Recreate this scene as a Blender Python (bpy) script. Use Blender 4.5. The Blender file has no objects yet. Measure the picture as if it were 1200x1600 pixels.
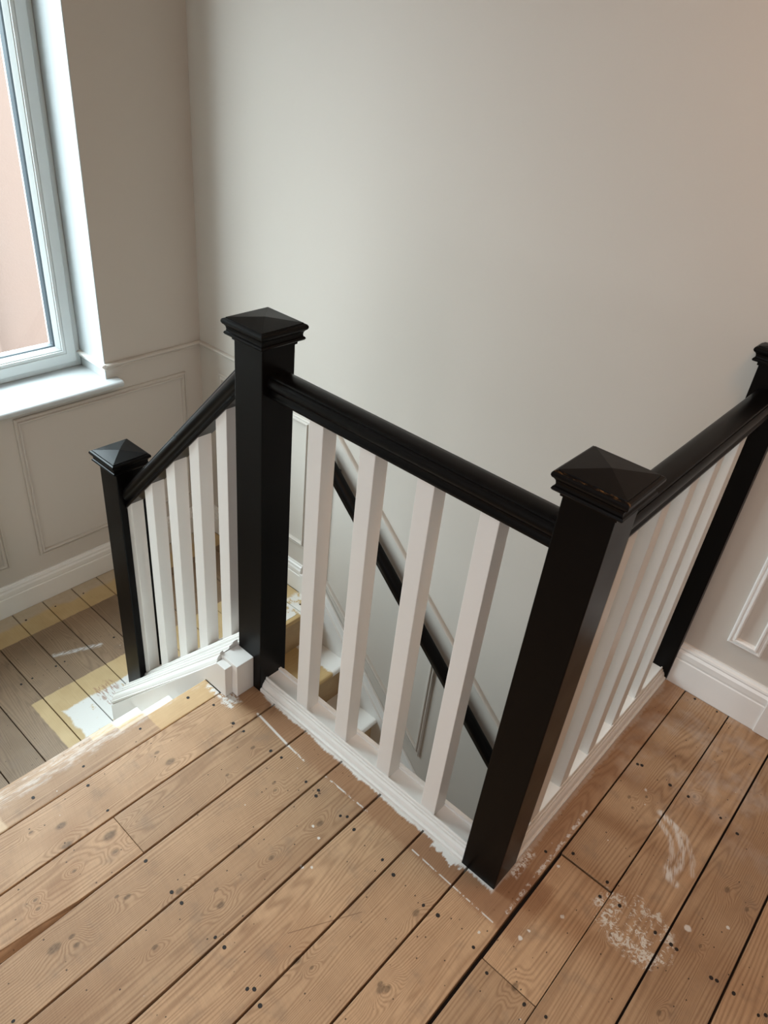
import bpy, bmesh, math, random
from mathutils import Vector

random.seed(4)
sc = bpy.context.scene
C = sc.collection

# ------------------------------------------------------------------ camera
cam_d = bpy.data.cameras.new('camera')
cam = bpy.data.objects.new('camera', cam_d)
C.objects.link(cam)
cam.location = (0.3010559, -0.93145296, 1.58038)
cam.rotation_euler = (0.97863451, -0.09724684, 0.73142698)
cam_d.sensor_fit = 'VERTICAL'
cam_d.sensor_height = 24.0
cam_d.lens = 1157.2424 / 1600 * 24.0
cam_d.clip_start = 0.02
sc.camera = cam

# ------------------------------------------------------------------ world, lights, exposure
w = bpy.data.worlds.new('sky')
sc.world = w
w.use_nodes = True
bg = w.node_tree.nodes['Background']
# overcast sky: three times brighter overhead than at the horizon, L = (1 + 2 sin e) / 3
_nt = w.node_tree
_tc = _nt.nodes.new('ShaderNodeTexCoord')
_sp = _nt.nodes.new('ShaderNodeSeparateXYZ')
_mx = _nt.nodes.new('ShaderNodeMath'); _mx.operation = 'MAXIMUM'; _mx.inputs[1].default_value = 0.0
_ma = _nt.nodes.new('ShaderNodeMath'); _ma.operation = 'MULTIPLY_ADD'
SKY = 32.5
_ma.inputs[1].default_value = SKY * 2 / 3; _ma.inputs[2].default_value = SKY / 3
_nt.links.new(_tc.outputs['Generated'], _sp.inputs[0])
_nt.links.new(_sp.outputs[2], _mx.inputs[0]); _nt.links.new(_mx.outputs[0], _ma.inputs[0])
_nt.links.new(_ma.outputs[0], bg.inputs['Strength'])
bg.inputs['Color'].default_value = (0.80, 0.92, 1.0, 1)

def area(name, loc, rot, sx, sy, power, col, portal=False, spread=None):
    d = bpy.data.lights.new(name, 'AREA')
    d.shape = 'RECTANGLE'
    d.size, d.size_y = sx, sy
    d.energy = power
    d.color = col
    if spread: d.spread = spread
    if portal: d.cycles.is_portal = True
    o = bpy.data.objects.new(name, d)
    o.location = loc
    o.rotation_euler = rot
    C.objects.link(o)
    return o

# daylight enters through the stair window
area('window_portal', (-2.62, -0.193, 1.18), (0, math.radians(-90), 0), 1.88, 1.33, 1, (1, 1, 1), portal=True)
# assumed ceiling lamp, unseen above the frame, added for warm light
area('assumed_ceiling_lamp', (0.40, 0.30, 2.38), (0, 0, 0), 0.3, 0.3, 8.5, (1.0, 0.56, 0.30))
area('hall_fill_light', (2.7, 0.51, -1.55), (math.radians(100), 0, math.radians(90)), 0.75, 1.5, 14.0, (0.88, 0.94, 1.0))  # added cool fill light for the stairwell, source assumed, no opening built there
area('rear_fill_light', (0.2, -2.9, 1.3), (math.radians(90), 0, 0), 1.2, 1.7, 33.0, (0.90, 0.94, 1.0))  # added fill light behind the camera, no doorway is built there

sc.view_settings.view_transform = 'Standard'
sc.view_settings.look = 'None'
sc.view_settings.gamma = 1.0
sc.view_settings.use_curve_mapping = False
sc.view_settings.exposure = 0.0
sc.render.engine = 'CYCLES'
sc.cycles.use_denoising = True
sc.cycles.max_bounces = 10
sc.cycles.diffuse_bounces = 7
sc.cycles.transparent_max_bounces = 12
sc.cycles.caustics_reflective = False
sc.cycles.caustics_refractive = False
sc.cycles.sample_clamp_indirect = 6.0

# ------------------------------------------------------------------ measured layout (metres)
S = 0.09                      # newel thickness
XB, XA, YD, W, XW, ZL = -0.7898, -1.436, 0.9108, 0.9376, -2.305, -0.6735
CEIL = 2.42
GROUND = -2.74
XR, YF = 3.0, -3.0           # room limits behind the camera
YS = -0.97                    # far side of the short flight

# ------------------------------------------------------------------ node helpers
class NT:
    def __init__(s, name):
        s.mat = bpy.data.materials.new(name)
        s.mat.use_nodes = True
        s.t = s.mat.node_tree
        s.bsdf = s.t.nodes['Principled BSDF']
    def n(s, typ, **kw):
        nd = s.t.nodes.new(typ)
        for k, v in kw.items(): setattr(nd, k, v)
        return nd
    def put(s, sock, v):
        if isinstance(v, bpy.types.NodeSocket): s.t.links.new(v, sock)
        else: sock.default_value = v
    def m(s, op, a, b=None, c=None, clamp=False):
        nd = s.n('ShaderNodeMath', operation=op, use_clamp=clamp)
        s.put(nd.inputs[0], a)
        if b is not None: s.put(nd.inputs[1], b)
        if c is not None: s.put(nd.inputs[2], c)
        return nd.outputs[0]
    def v(s, op, a, b=None, out=0):
        nd = s.n('ShaderNodeVectorMath', operation=op)
        s.put(nd.inputs[0], a)
        if b is not None: s.put(nd.inputs[1], b)
        return nd.outputs[out]
    def comb(s, x, y, z):
        nd = s.n('ShaderNodeCombineXYZ')
        for i, q in enumerate((x, y, z)): s.put(nd.inputs[i], q)
        return nd.outputs[0]
    def sep(s, vec):
        nd = s.n('ShaderNodeSeparateXYZ')
        s.put(nd.inputs[0], vec)
        return nd.outputs
    def noise(s, vec, scale, detail=3, rough=0.5, dist=0.0, col=False):
        nd = s.n('ShaderNodeTexNoise')
        s.put(nd.inputs['Vector'], vec)
        nd.inputs['Scale'].default_value = scale
        nd.inputs['Detail'].default_value = detail
        nd.inputs['Roughness'].default_value = rough
        nd.inputs['Distortion'].default_value = dist
        return nd.outputs['Color' if col else 'Fac']
    def voro(s, vec, scale, out='Distance', rnd=1.0):
        nd = s.n('ShaderNodeTexVoronoi')
        s.put(nd.inputs['Vector'], vec)
        nd.inputs['Scale'].default_value = scale
        nd.inputs['Randomness'].default_value = rnd
        return nd.outputs[out]
    def step(s, x, a, b):      # 0 at a, 1 at b, smooth
        nd = s.n('ShaderNodeMapRange', interpolation_type='SMOOTHSTEP')
        s.put(nd.inputs[0], x)
        nd.inputs[1].default_value = a
        nd.inputs[2].default_value = b
        return nd.outputs[0]
    def mix(s, f, a, b):
        nd = s.n('ShaderNodeMix', data_type='RGBA')
        s.put(nd.inputs[0], f)
        for i, q in ((6, a), (7, b)):
            if isinstance(q, bpy.types.NodeSocket): s.t.links.new(q, nd.inputs[i])
            else: nd.inputs[i].default_value = (*q, 1)
        return nd.outputs[2]
    def bump(s, h, strength, dist=0.001):
        nd = s.n('ShaderNodeBump')
        nd.inputs['Strength'].default_value = strength
        nd.inputs['Distance'].default_value = dist
        s.put(nd.inputs['Height'], h)
        s.t.links.new(nd.outputs[0], s.bsdf.inputs['Normal'])
    def pos(s):
        return s.n('ShaderNodeNewGeometry').outputs['Position']
    def box(s, x, y, x0, x1, y0, y1, soft):
        a = s.m('SUBTRACT', (x1 - x0) / 2, s.m('ABSOLUTE', s.m('SUBTRACT', x, (x0 + x1) / 2)))
        b = s.m('SUBTRACT', (y1 - y0) / 2, s.m('ABSOLUTE', s.m('SUBTRACT', y, (y0 + y1) / 2)))
        return s.step(s.m('MINIMUM', a, b), -soft / 2, soft / 2)
    def seg(s, x, y, x0, y0, x1, y1):
        L2 = (x1 - x0) ** 2 + (y1 - y0) ** 2
        dx, dy = s.m('SUBTRACT', x, x0), s.m('SUBTRACT', y, y0)
        t = s.m('DIVIDE', s.m('ADD', s.m('MULTIPLY', dx, x1 - x0), s.m('MULTIPLY', dy, y1 - y0)), L2, clamp=True)
        ex = s.m('SUBTRACT', dx, s.m('MULTIPLY', t, x1 - x0))
        ey = s.m('SUBTRACT', dy, s.m('MULTIPLY', t, y1 - y0))
        return s.m('SQRT', s.m('ADD', s.m('MULTIPLY', ex, ex), s.m('MULTIPLY', ey, ey)))

def simple(name, col, rough, spec=0.5, bump=None, coat=0.0):
    k = NT(name)
    k.bsdf.inputs['Base Color'].default_value = (*col, 1)
    k.bsdf.inputs['Roughness'].default_value = rough
    k.bsdf.inputs['Specular IOR Level'].default_value = spec
    if coat:
        k.bsdf.inputs['Coat Weight'].default_value = coat
        k.bsdf.inputs['Coat Roughness'].default_value = 0.25
    if bump:
        p = k.pos()
        h = k.noise(k.v('MULTIPLY', p, bump[1]), bump[0], 3)
        k.bump(h, bump[2], 0.001)
        k.t.links.new(k.m('MULTIPLY_ADD', k.noise(p, 9, 2), 0.12, rough - 0.06), k.bsdf.inputs['Roughness'])
    return k.mat

WHITE = simple('white_satin_paint', (0.74, 0.72, 0.685), 0.38, bump=(60, (1, 1, 0.12), 0.25))
WHITE_TRIM = simple('white_trim_paint', (0.78, 0.76, 0.73), 0.35, bump=(30, (1, 1, 1), 0.12))
BLACK = simple('black_satin_paint', (0.0032, 0.0027, 0.0025), 0.30, spec=0.11, bump=(40, (1, 1, 1), 0.06))
UPVC = simple('white_window_plastic', (0.60, 0.63, 0.625), 0.28)
REVEAL = simple('dimmed_white_reveal_paint', (0.50, 0.525, 0.53), 0.4)  # white paint, its colour darkened and cooled to hold down the window glare
def worn_black():
    k = NT('worn_black_cap_paint')
    p = k.pos()
    x, y, z = k.sep(p)
    edge = k.m('MULTIPLY', k.step(k.m('ABSOLUTE', k.m('SUBTRACT', y, -0.0140)), 0.0032, 0.0015), k.step(k.m('ABSOLUTE', k.m('SUBTRACT', z, 1.0410)), 0.0035, 0.0020))
    wear = k.m('MULTIPLY', edge, k.step(k.noise(k.v('MULTIPLY', p, (0.35, 1, 1)), 190, 4, 0.75), 0.50, 0.66))
    k.t.links.new(k.mix(wear, (0.0040, 0.0030, 0.0026), (0.20, 0.105, 0.040)), k.bsdf.inputs['Base Color'])
    k.bsdf.inputs['Roughness'].default_value = 0.3
    k.bsdf.inputs['Specular IOR Level'].default_value = 0.11
    k.bump(k.noise(p, 60, 3), 0.10, 0.001)
    return k.mat
WORN = worn_black()
GASKET = simple('grey_rubber_gasket', (0.035, 0.05, 0.06), 0.5)
DARKGAP = simple('dark_underfloor', (0.015, 0.011, 0.009), 0.9)
NAIL = simple('rusty_nail_head', (0.012, 0.008, 0.006), 0.7)
BRACKET = simple('black_metal', (0.02, 0.02, 0.02), 0.35)

def wall_paint():
    k = NT('greige_wall_paint')
    p = k.pos()
    n1 = k.noise(p, 1.7, 3)
    k.t.links.new(k.mix(n1, (0.535, 0.488, 0.435), (0.555, 0.508, 0.455)), k.bsdf.inputs['Base Color'])
    k.bsdf.inputs['Roughness'].default_value = 0.62
    k.bump(k.noise(p, 240, 2), 0.12, 0.0006)
    return k.mat
WALL = wall_paint()
CEILM = simple('white_ceiling_paint', (0.78, 0.76, 0.73), 0.8)

def glass():
    k = NT('window_glass')
    t = k.t
    t.nodes.remove(k.bsdf)
    out = t.nodes['Material Output']
    tr = k.n('ShaderNodeBsdfTransparent')
    tr.inputs[0].default_value = (0.95, 0.97, 0.96, 1)
    gl = k.n('ShaderNodeBsdfGlossy')
    gl.inputs['Roughness'].default_value = 0.02
    lw = k.n('ShaderNodeLayerWeight')
    fac = k.m('MULTIPLY_ADD', k.m('POWER', lw.outputs['Facing'], 4.0), 0.5, 0.03)
    mx = k.n('ShaderNodeMixShader')
    t.links.new(fac, mx.inputs[0]); t.links.new(tr.outputs[0], mx.inputs[1]); t.links.new(gl.outputs[0], mx.inputs[2])
    t.links.new(mx.outputs[0], out.inputs[0])
    return k.mat
GLASS = glass()

def outside_render():
    k = NT('salmon_render')
    p = k.pos()
    s = k.sep(p)
    n1 = k.noise(p, 1.3, 4)
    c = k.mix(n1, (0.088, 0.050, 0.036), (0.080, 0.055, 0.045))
    k.t.links.new(c, k.bsdf.inputs['Base Color'])
    k.bsdf.inputs['Roughness'].default_value = 0.9
    k.bump(k.noise(p, 60, 3), 0.3, 0.003)
    return k.mat
SALMON = outside_render()

KNOTS = [(-0.811,-0.316,0.008),(-0.766,-0.308,0.015),(-0.789,-0.58,0.014),(-0.82,-0.634,0.006),(-0.738,-0.594,0.014),
 (-0.694,-0.517,0.018),(-0.652,-0.529,0.008),(-0.673,-0.614,0.006),(-0.671,-0.70,0.006),(-0.65,-0.705,0.006),(-0.659,-0.135,0.008),
 (-0.639,-0.232,0.006),(-0.543,-0.165,0.007),(-0.525,-0.177,0.006),(-0.481,-0.483,0.011),(-0.546,-0.566,0.009),(-0.562,-0.581,0.006),
 (-0.395,-0.441,0.011),(-0.428,-0.427,0.007),(-0.401,-0.297,0.009),(-0.553,-0.686,0.008),(-0.532,-0.687,0.008),(-0.556,-0.721,0.016),
 (-0.42,-0.584,0.008),(-0.201,-0.402,0.011),(-0.17,-0.392,0.006),(-0.091,-0.161,0.011),(-0.036,-0.315,0.01),(-0.052,-0.319,0.008),
 (0.145,-0.133,0.011),(0.141,0.482,0.006),(0.109,0.449,0.007),(0.129,0.426,0.005),(0.231,0.575,0.007),(0.386,0.387,0.01),
 (0.436,0.374,0.008),(0.39,0.218,0.006),(0.238,0.101,0.007),(-0.385,-0.161,0.011),(-0.045,-0.324,0.013),(0.38,0.03,0.008)]

def wood(name, light, dark, along='y', knots=(), grey=0.0, stains=None, seed=0.0, rough=0.55):
    """old pine; grain runs along the given axis, every board gets its own offset"""
    k = NT(name)
    p = k.pos()
    x, y, z = k.sep(p)
    a, c = (y, x) if along == 'y' else (x, y)              # a: along the grain, c: across
    rnd = k.n('ShaderNodeObjectInfo').outputs['Random']
    off = k.m('MULTIPLY', rnd, 37.0)
    # grain bends round every knot
    kd = None; kw = None
    for (kx, ky, r) in knots:
        d = k.v('LENGTH', k.v('MULTIPLY', k.v('SUBTRACT', p, (kx, ky, 0)), (1.15, 0.72, 0.0)), out=1)
        f = k.step(d, r * 0.85, r * 0.35)
        kd = f if kd is None else k.m('MAXIMUM', kd, f)
        g = k.step(d, r * 3.6, 0.0)
        kw = g if kw is None else k.m('ADD', kw, g)
    G = k.comb(k.m('ADD', c, off), k.m('MULTIPLY', k.m('ADD', a, off), 0.09), k.m('ADD', k.m('MULTIPLY', z, 1.0), seed))
    big = k.noise(G, 7.0, 2, 0.5, 0.6)                     # wandering of the year rings
    if kw is not None: big = k.m('ADD', big, k.m('MULTIPLY', kw, 0.10))
    rings = k.m('SINE', k.m('MULTIPLY_ADD', big, 230.0, k.m('MULTIPLY', c, 900.0)))
    rings = k.m('MULTIPLY_ADD', rings, 0.5, 0.5)
    rings = k.m('POWER', rings, 1.6)
    fine = k.noise(k.comb(k.m('ADD', c, off), k.m('MULTIPLY', a, 0.03), z), 420, 3, 0.6)
    cloud = k.noise(k.v('ADD', p, k.comb(off, 0, 0)), 5.5, 4, 0.6)
    saw = k.noise(k.comb(k.m('MULTIPLY', k.m('ADD', a, k.m('MULTIPLY', c, 0.25)), 1.0), k.m('MULTIPLY', c, 0.05), 0.0), 330, 1, 0.5)
    f = k.m('ADD', k.m('MULTIPLY', rings, 0.36), k.m('MULTIPLY', fine, 0.62))
    f = k.m('ADD', f, k.m('MULTIPLY', k.m('SUBTRACT', cloud, 0.5), 0.75), clamp=True)
    col = k.mix(f, light, dark)
    warmth = k.m('MULTIPLY', k.step(k.noise(k.v('ADD', k.v('MULTIPLY', p, (1.0, 0.45, 1.0) if along == 'y' else (0.45, 1.0, 1.0)), k.comb(0, off, 0)), 6.5, 3, 0.55), 0.48, 0.70), 0.34)
    col = k.mix(warmth, col, tuple(q * 1.15 for q in (dark[0], dark[1] * 0.93, dark[2] * 0.85)))
    # board-to-board tone
    tone = k.m('MULTIPLY_ADD', rnd, 0.26, 0.87)
    col = k.v('MULTIPLY', col, k.comb(tone, tone, tone))
    sawm = k.m('MULTIPLY_ADD', saw, 0.16, 0.92)
    col = k.v('MULTIPLY', col, k.comb(sawm, sawm, sawm))
    # traffic dirt
    dirt = k.m('MULTIPLY', k.step(k.noise(p, 13, 5, 0.65), 0.52, 0.72), 0.38 + grey)
    col = k.mix(dirt, col, (0.19, 0.135, 0.095))
    if kd is not None:
        col = k.mix(k.m('MULTIPLY', k.m('MULTIPLY', kd, k.m('MULTIPLY_ADD', k.noise(p, 160, 3), 0.9, 0.35), clamp=True), 0.80), col, (0.10, 0.062, 0.035))
    # worm holes and dents
    spk = k.voro(k.v('MULTIPLY', p, (1, 0.8, 0.0)), 70)
    sel = k.voro(k.v('MULTIPLY', p, (1, 0.8, 0.0)), 70, 'Color')
    spm = k.m('MULTIPLY', k.step(spk, 0.14, 0.08), k.step(k.sep(sel)[0], 0.72, 0.74))
    col = k.mix(k.m('MULTIPLY', spm, 0.85), col, (0.03, 0.018, 0.012))
    # paint flecks
    spk2 = k.voro(k.v('ADD', k.v('MULTIPLY', p, (1, 1, 0.0)), (3.3, 1.7, 0)), 38)
    sel2 = k.voro(k.v('ADD', k.v('MULTIPLY', p, (1, 1, 0.0)), (3.3, 1.7, 0)), 38, 'Color')
    fl = k.m('MULTIPLY', k.step(spk2, 0.085, 0.05), k.step(k.sep(sel2)[1], 0.93, 0.95))
    col = k.mix(k.m('MULTIPLY', fl, 0.8), col, (0.66, 0.62, 0.57))
    if stains: col = stains(k, p, x, y, z, col, fine)
    k.t.links.new(col, k.bsdf.inputs['Base Color'])
    k.t.links.new(k.m('MULTIPLY_ADD', cloud, 0.25, rough - 0.12), k.bsdf.inputs['Roughness'])
    k.bsdf.inputs['Specular IOR Level'].default_value = 0.35
    h = k.m('ADD', k.m('MULTIPLY', rings, 0.25), k.m('ADD', k.m('MULTIPLY', fine, 0.35), k.m('MULTIPLY', saw, 0.35)))
    k.bump(h, 0.35, 0.0009)
    return k.mat

PAINT = (0.70, 0.68, 0.64)
def warp(k, p, amt, scale=30):
    """world x, y pushed about by noise, for ragged edges"""
    n = k.v('SUBTRACT', k.noise(p, scale, 4, 0.65, col=True), (0.5, 0.5, 0.5))
    return k.sep(k.v('ADD', p, k.v('MULTIPLY', n, (amt, amt, 0))))

def main_stains(k, p, x, y, z, col, fine):
    wx, wy, _ = warp(k, p, 0.035, 28)
    ax, ay, _ = warp(k, p, 0.012, 45)
    # darker orange varnish left beside the balustrade
    v = k.m('MULTIPLY', k.box(wx, wy, -0.86, 0.10, -0.062, 0.1, 0.02), 0.5)
    col = k.mix(v, col, (0.26, 0.120, 0.055))
    v = k.m('MULTIPLY', k.box(wx, wy, -0.2, 0.060, -0.06, 0.95, 0.025), 0.45)
    col = k.mix(v, col, (0.25, 0.125, 0.065))
    # the unstained yellow strip at the top of the short flight
    v = k.box(ax, ay, -1.1, -0.8610, -0.268, 0.1, 0.004)
    col = k.mix(k.m('MULTIPLY', v, 0.92), col, k.mix(k.m('MULTIPLY_ADD', k.noise(p, 18, 4), 0.6, k.m('MULTIPLY', fine, 0.5)), (0.66, 0.47, 0.26), (0.44, 0.27, 0.12)))
    v = k.box(ax, ay, -1.1, -0.8610, -2.0, -0.665, 0.006)
    col = k.mix(k.m('MULTIPLY', v, 0.7), col, (0.62, 0.46, 0.30))
    # scuffed pale primer on the front of the nosing
    v = k.m('MULTIPLY', k.box(ax, ay, -1.0, -0.915, -0.9, -0.04, 0.012), k.step(k.noise(k.v('MULTIPLY', p, (1, 0.25, 1)), 60, 5, 0.75), 0.46, 0.66))
    col = k.mix(k.m('MULTIPLY', v, 0.32), col, PAINT)
    # overbrushed white along the rails
    br = k.noise(k.v('MULTIPLY', p, (1, 0.22, 1)), 95, 4, 0.7)
    br2 = k.noise(k.v('MULTIPLY', p, (0.22, 1, 1)), 95, 4, 0.7)
    e = k.m('MULTIPLY_ADD', k.noise(p, 9, 2), 0.026, -0.0150)            # ragged reach
    v = k.m('MULTIPLY', k.step(k.m('ADD', k.m('ADD', y, e), k.m('MULTIPLY', k.m('SUBTRACT', br, 0.5), 0.022)), -0.012, -0.004), k.box(x, y, -0.77, 0.0, -0.06, 0.05, 0.01))
    col = k.mix(v, col, PAINT)
    v = k.m('MULTIPLY', k.step(k.m('ADD', k.m('ADD', k.m('MULTIPLY', x, -1.0), e), k.m('MULTIPLY', k.m('SUBTRACT', br2, 0.5), 0.02)), -0.014, -0.006), k.box(x, y, -0.1, 0.06, 0.04, 0.92, 0.01))
    col = k.mix(k.m('MULTIPLY', v, 0.55), col, (0.5, 0.42, 0.35))
    ux, uy, _ = warp(k, p, 0.05, 24)
    d = k.v('LENGTH', k.v('MULTIPLY', k.v('SUBTRACT', k.comb(ux, uy, 0.0), (-0.125, 0.0, 0)), (0.5, 1.0, 0)), out=1)
    v = k.m('MULTIPLY', k.step(k.m('ADD', d, k.m('MULTIPLY', k.m('SUBTRACT', br, 0.5), 0.03)), 0.024, 0.017), k.step(y, -0.06, -0.055))
    col = k.mix(v, col, PAINT)
    v = k.m('MULTIPLY', k.box(ux, uy, -0.905, -0.80, -0.094, -0.058, 0.012), k.step(k.noise(p, 80, 5, 0.75), 0.42, 0.52))
    col = k.mix(v, col, PAINT)
    v = k.m('MULTIPLY', k.box(ax, ay, 0.003, 0.022, 0.06, 0.14, 0.012), k.step(k.noise(p, 90, 4, 0.7), 0.45, 0.55))
    col = k.mix(v, col, PAINT)
    # thin paint lines
    brk = k.noise(p, 42, 4, 0.75)
    for (x0, y0, x1, y1, wd, th) in [(-0.735, -0.055, -0.60, -0.066, 0.0045, 0.40), (-0.60, -0.066, -0.54, -0.068, 0.0035, 0.45), (-0.47, -0.062, -0.33, -0.058, 0.003, 0.50),
                                     (-0.19, -0.056, 0.04, -0.060, 0.0025, 0.47), (0.050, -0.02, 0.052, 0.33, 0.006, 0.52)]:
        d = k.seg(ax, y, x0, y0, x1, y1)
        v = k.m('MULTIPLY', k.step(d, wd, wd * 0.35), k.step(brk, th - 0.04, th + 0.04))
        col = k.mix(k.m('MULTIPLY', v, 0.8), col, PAINT)
    # the flaking splash by the cut board
    qx, qy, _ = warp(k, p, 0.085, 15)
    d = k.v('LENGTH', k.v('MULTIPLY', k.v('SUBTRACT', k.comb(qx, qy, 0.0), (0.266, 0.148, 0)), (0.95, 1.25, 0)), out=1)
    fk = k.noise(p, 70, 7, 0.78, 1.2)
    big_ = k.noise(p, 22, 2)
    body = k.m('ADD', k.m('MULTIPLY', fk, 0.75), k.m('MULTIPLY', big_, 0.25))
    v = k.m('MULTIPLY', k.step(body, 0.515, 0.535), k.step(d, 0.096, 0.082))
    col = k.mix(k.m('MULTIPLY', v, 0.9), col, (0.68, 0.65, 0.58))
    # smeared swoosh
    sx, sy, _ = warp(k, p, 0.006, 20)
    for (pts, wd, op) in [([(0.188, 0.465), (0.232, 0.452), (0.268, 0.41), (0.283, 0.36), (0.274, 0.325)], 0.008, 0.8),
                          ([(0.195, 0.440), (0.235, 0.415), (0.258, 0.375), (0.262, 0.335)], 0.006, 0.65),
                          ([(0.215, 0.46), (0.262, 0.445), (0.298, 0.40), (0.312, 0.36)], 0.006, 0.5),
                          ([(0.262, 0.338), (0.272, 0.316), (0.292, 0.312)], 0.008, 0.8)]:
        d = None
        for q0, q1 in zip(pts, pts[1:]):
            e1 = k.seg(sx, sy, *q0, *q1)
            d = e1 if d is None else k.m('MINIMUM', d, e1)
        streak = k.step(k.noise(k.v('MULTIPLY', k.comb(k.m('SUBTRACT', sx, k.m('MULTIPLY', sy, -0.35)), sy, 0), (1.6, 0.16, 1)), 170, 3, 0.6), 0.36, 0.58)
        v = k.m('MULTIPLY', k.m('MULTIPLY', k.step(d, wd * 1.7, 0.002), streak), op)
        col = k.mix(v, col, (0.66, 0.62, 0.57))
    # pale plaster dust near the wall
    v = k.m('MULTIPLY', k.box(wx, wy, 0.0, 0.5, 0.52, 1.0, 0.2), k.step(k.noise(p, 11, 4, 0.6), 0.42, 0.72))
    col = k.mix(k.m('MULTIPLY', v, 0.42), col, (0.52, 0.46, 0.41))
    # single drips
    for (dx, dy, r) in [(-0.338, -0.262, 0.006), (-0.322, -0.248, 0.004), (-0.36, -0.190, 0.004), (-0.392, -0.178, 0.004), (0.03, -0.098, 0.004), (0.142, 0.06, 0.006),
                        (0.10, -0.045, 0.006), (0.105, -0.02, 0.004), (0.355, 0.235, 0.009), (0.13, 0.50, 0.005), (0.075, 0.155, 0.005), (0.42, 0.30, 0.005)]:
        d = k.v('LENGTH', k.v('SUBTRACT', k.comb(ax, ay, 0), (dx, dy, 0)), out=1)
        col = k.mix(k.m('MULTIPLY', k.step(d, r, r * 0.6), 0.85), col, (0.68, 0.65, 0.60))
    # long fine scratch across the middle boards
    d = k.seg(x, y, -0.253, -0.380, -0.175, -0.242)
    col = k.mix(k.m('MULTIPLY', k.step(d, 0.0016, 0.0006), 0.6), col, (0.16, 0.08, 0.04))
    return col

def landing_stains(k, p, x, y, z, col, fine):
    ax, ay, _ = warp(k, p, 0.010, 30)
    wx, wy, _ = warp(k, p, 0.05, 16)
    yel = k.mix(k.m('MULTIPLY_ADD', k.noise(p, 12, 4), 0.7, k.m('MULTIPLY', fine, 0.4)), (0.66, 0.50, 0.28), (0.42, 0.29, 0.13))
    # bare yellow wood round the old runner: along the window wall, and on the stair side
    v = k.m('MAXIMUM', k.box(ax, ay, -2.4, -2.122, -2, 2, 0.005), k.box(ax, ay, -1.780, -1.3, -0.262, 2, 0.005))
    col = k.mix(k.m('MULTIPLY', v, 0.93), col, yel)
    # pale primer dust against the skirting
    v = k.m('MULTIPLY', k.step(k.m('ADD', x, k.m('MULTIPLY', k.m('SUBTRACT', k.noise(p, 10, 3), 0.5), 0.06)), -2.205, -2.235), 0.75)
    col = k.mix(v, col, k.mix(k.noise(p, 40, 4), (0.52, 0.46, 0.38), (0.40, 0.32, 0.24)))
    # white paint pool round the string end
    v = k.m('MULTIPLY', k.box(wx, wy, -1.672, -1.3, -0.195, 0.10, 0.012), k.step(k.noise(p, 26, 5, 0.75), 0.30, 0.40))
    col = k.mix(k.m('MULTIPLY', v, 0.92), col, (0.70, 0.70, 0.68))
    v = k.m('MULTIPLY', k.box(wx, wy, -1.60, -1.3, 0.55, 1.0, 0.02), k.step(k.noise(p, 30, 5, 0.75), 0.40, 0.48))
    col = k.mix(k.m('MULTIPLY', v, 0.9), col, (0.72, 0.71, 0.68))
    # scraped back splinters
    d = k.box(wx, wy, -1.70, -1.585, -0.06, 0.02, 0.02)
    v = k.m('MULTIPLY', d, k.step(k.noise(k.v('MULTIPLY', p, (0.3, 1.2, 1)), 120, 3, 0.7), 0.5, 0.58))
    col = k.mix(k.m('MULTIPLY', v, 0.75), col, (0.30, 0.15, 0.09))
    # white smear
    d = k.seg(ax, y, -1.955, -0.075, -1.890, 0.085)
    st = k.step(k.noise(k.v('MULTIPLY', p, (1.6, 0.35, 1)), 120, 3, 0.7), 0.36, 0.60)
    v = k.m('MULTIPLY', k.step(d, 0.016, 0.002), st)
    col = k.mix(k.m('MULTIPLY', v, 0.85), col, (0.66, 0.66, 0.66))
    return col

def tread_stains(k, p, x, y, z, col, fine):
    ax, ay, _ = warp(k, p, 0.012, 40)
    v = k.step(ay, -0.262, -0.258)
    col = k.mix(k.m('MULTIPLY', v, 0.93), col, k.mix(fine, (0.62, 0.45, 0.25), (0.52, 0.36, 0.18)))
    v = k.m('MULTIPLY', k.step(k.m('ADD', ay, k.m('MULTIPLY', k.noise(p, 25, 3), 0.06)), -0.160, -0.13), 0.93)
    col = k.mix(v, col, (0.76, 0.75, 0.72))
    v = k.m('MULTIPLY', k.step(k.noise(k.v('MULTIPLY', p, (1, 0.2, 1)), 50, 4, 0.7), 0.44, 0.62), 0.62)
    col = k.mix(v, col, (0.60, 0.52, 0.46))
    return col

def lower_stains(k, p, x, y, z, col, fine):
    ax, ay, _ = warp(k, p, 0.03, 30)
    v = k.step(k.m('ADD', ay, k.m('MULTIPLY', k.noise(p, 9, 2), 0.05)), 0.66, 0.67)
    col = k.mix(k.m('MULTIPLY', v, 0.92), col, k.mix(fine, (0.56, 0.40, 0.19), (0.42, 0.28, 0.12)))
    v = k.step(k.m('ADD', ay, k.m('MULTIPLY', k.noise(p, 14, 3), 0.05)), 0.835, 0.845)
    col = k.mix(k.m('MULTIPLY', v, 0.95), col, (0.74, 0.73, 0.70))
    return col

WOOD_MAIN = wood('old_pine_upper_floor', (0.535, 0.345, 0.198), (0.235, 0.128, 0.066), 'y', KNOTS, stains=main_stains)
WOOD_LAND = wood('old_pine_half_landing', (0.31, 0.215, 0.135), (0.155, 0.102, 0.062), 'x', (), grey=0.1, stains=landing_stains, seed=5)
WOOD_TREAD = wood('old_pine_short_flight', (0.50, 0.33, 0.21), (0.28, 0.17, 0.10), 'y', (), stains=tread_stains, seed=9)
WOOD_LOWER = wood('bare_pine_lower_flight', (0.34, 0.22, 0.12), (0.20, 0.12, 0.06), 'y', (), stains=lower_stains, seed=3)
def riser_stains(k, p, x, y, z, col, fine):
    return k.mix(0.8, col, k.mix(k.m('MULTIPLY_ADD', k.noise(p, 14, 4), 0.7, k.m('MULTIPLY', fine, 0.4)), (0.52, 0.39, 0.22), (0.30, 0.20, 0.10)))
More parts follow.
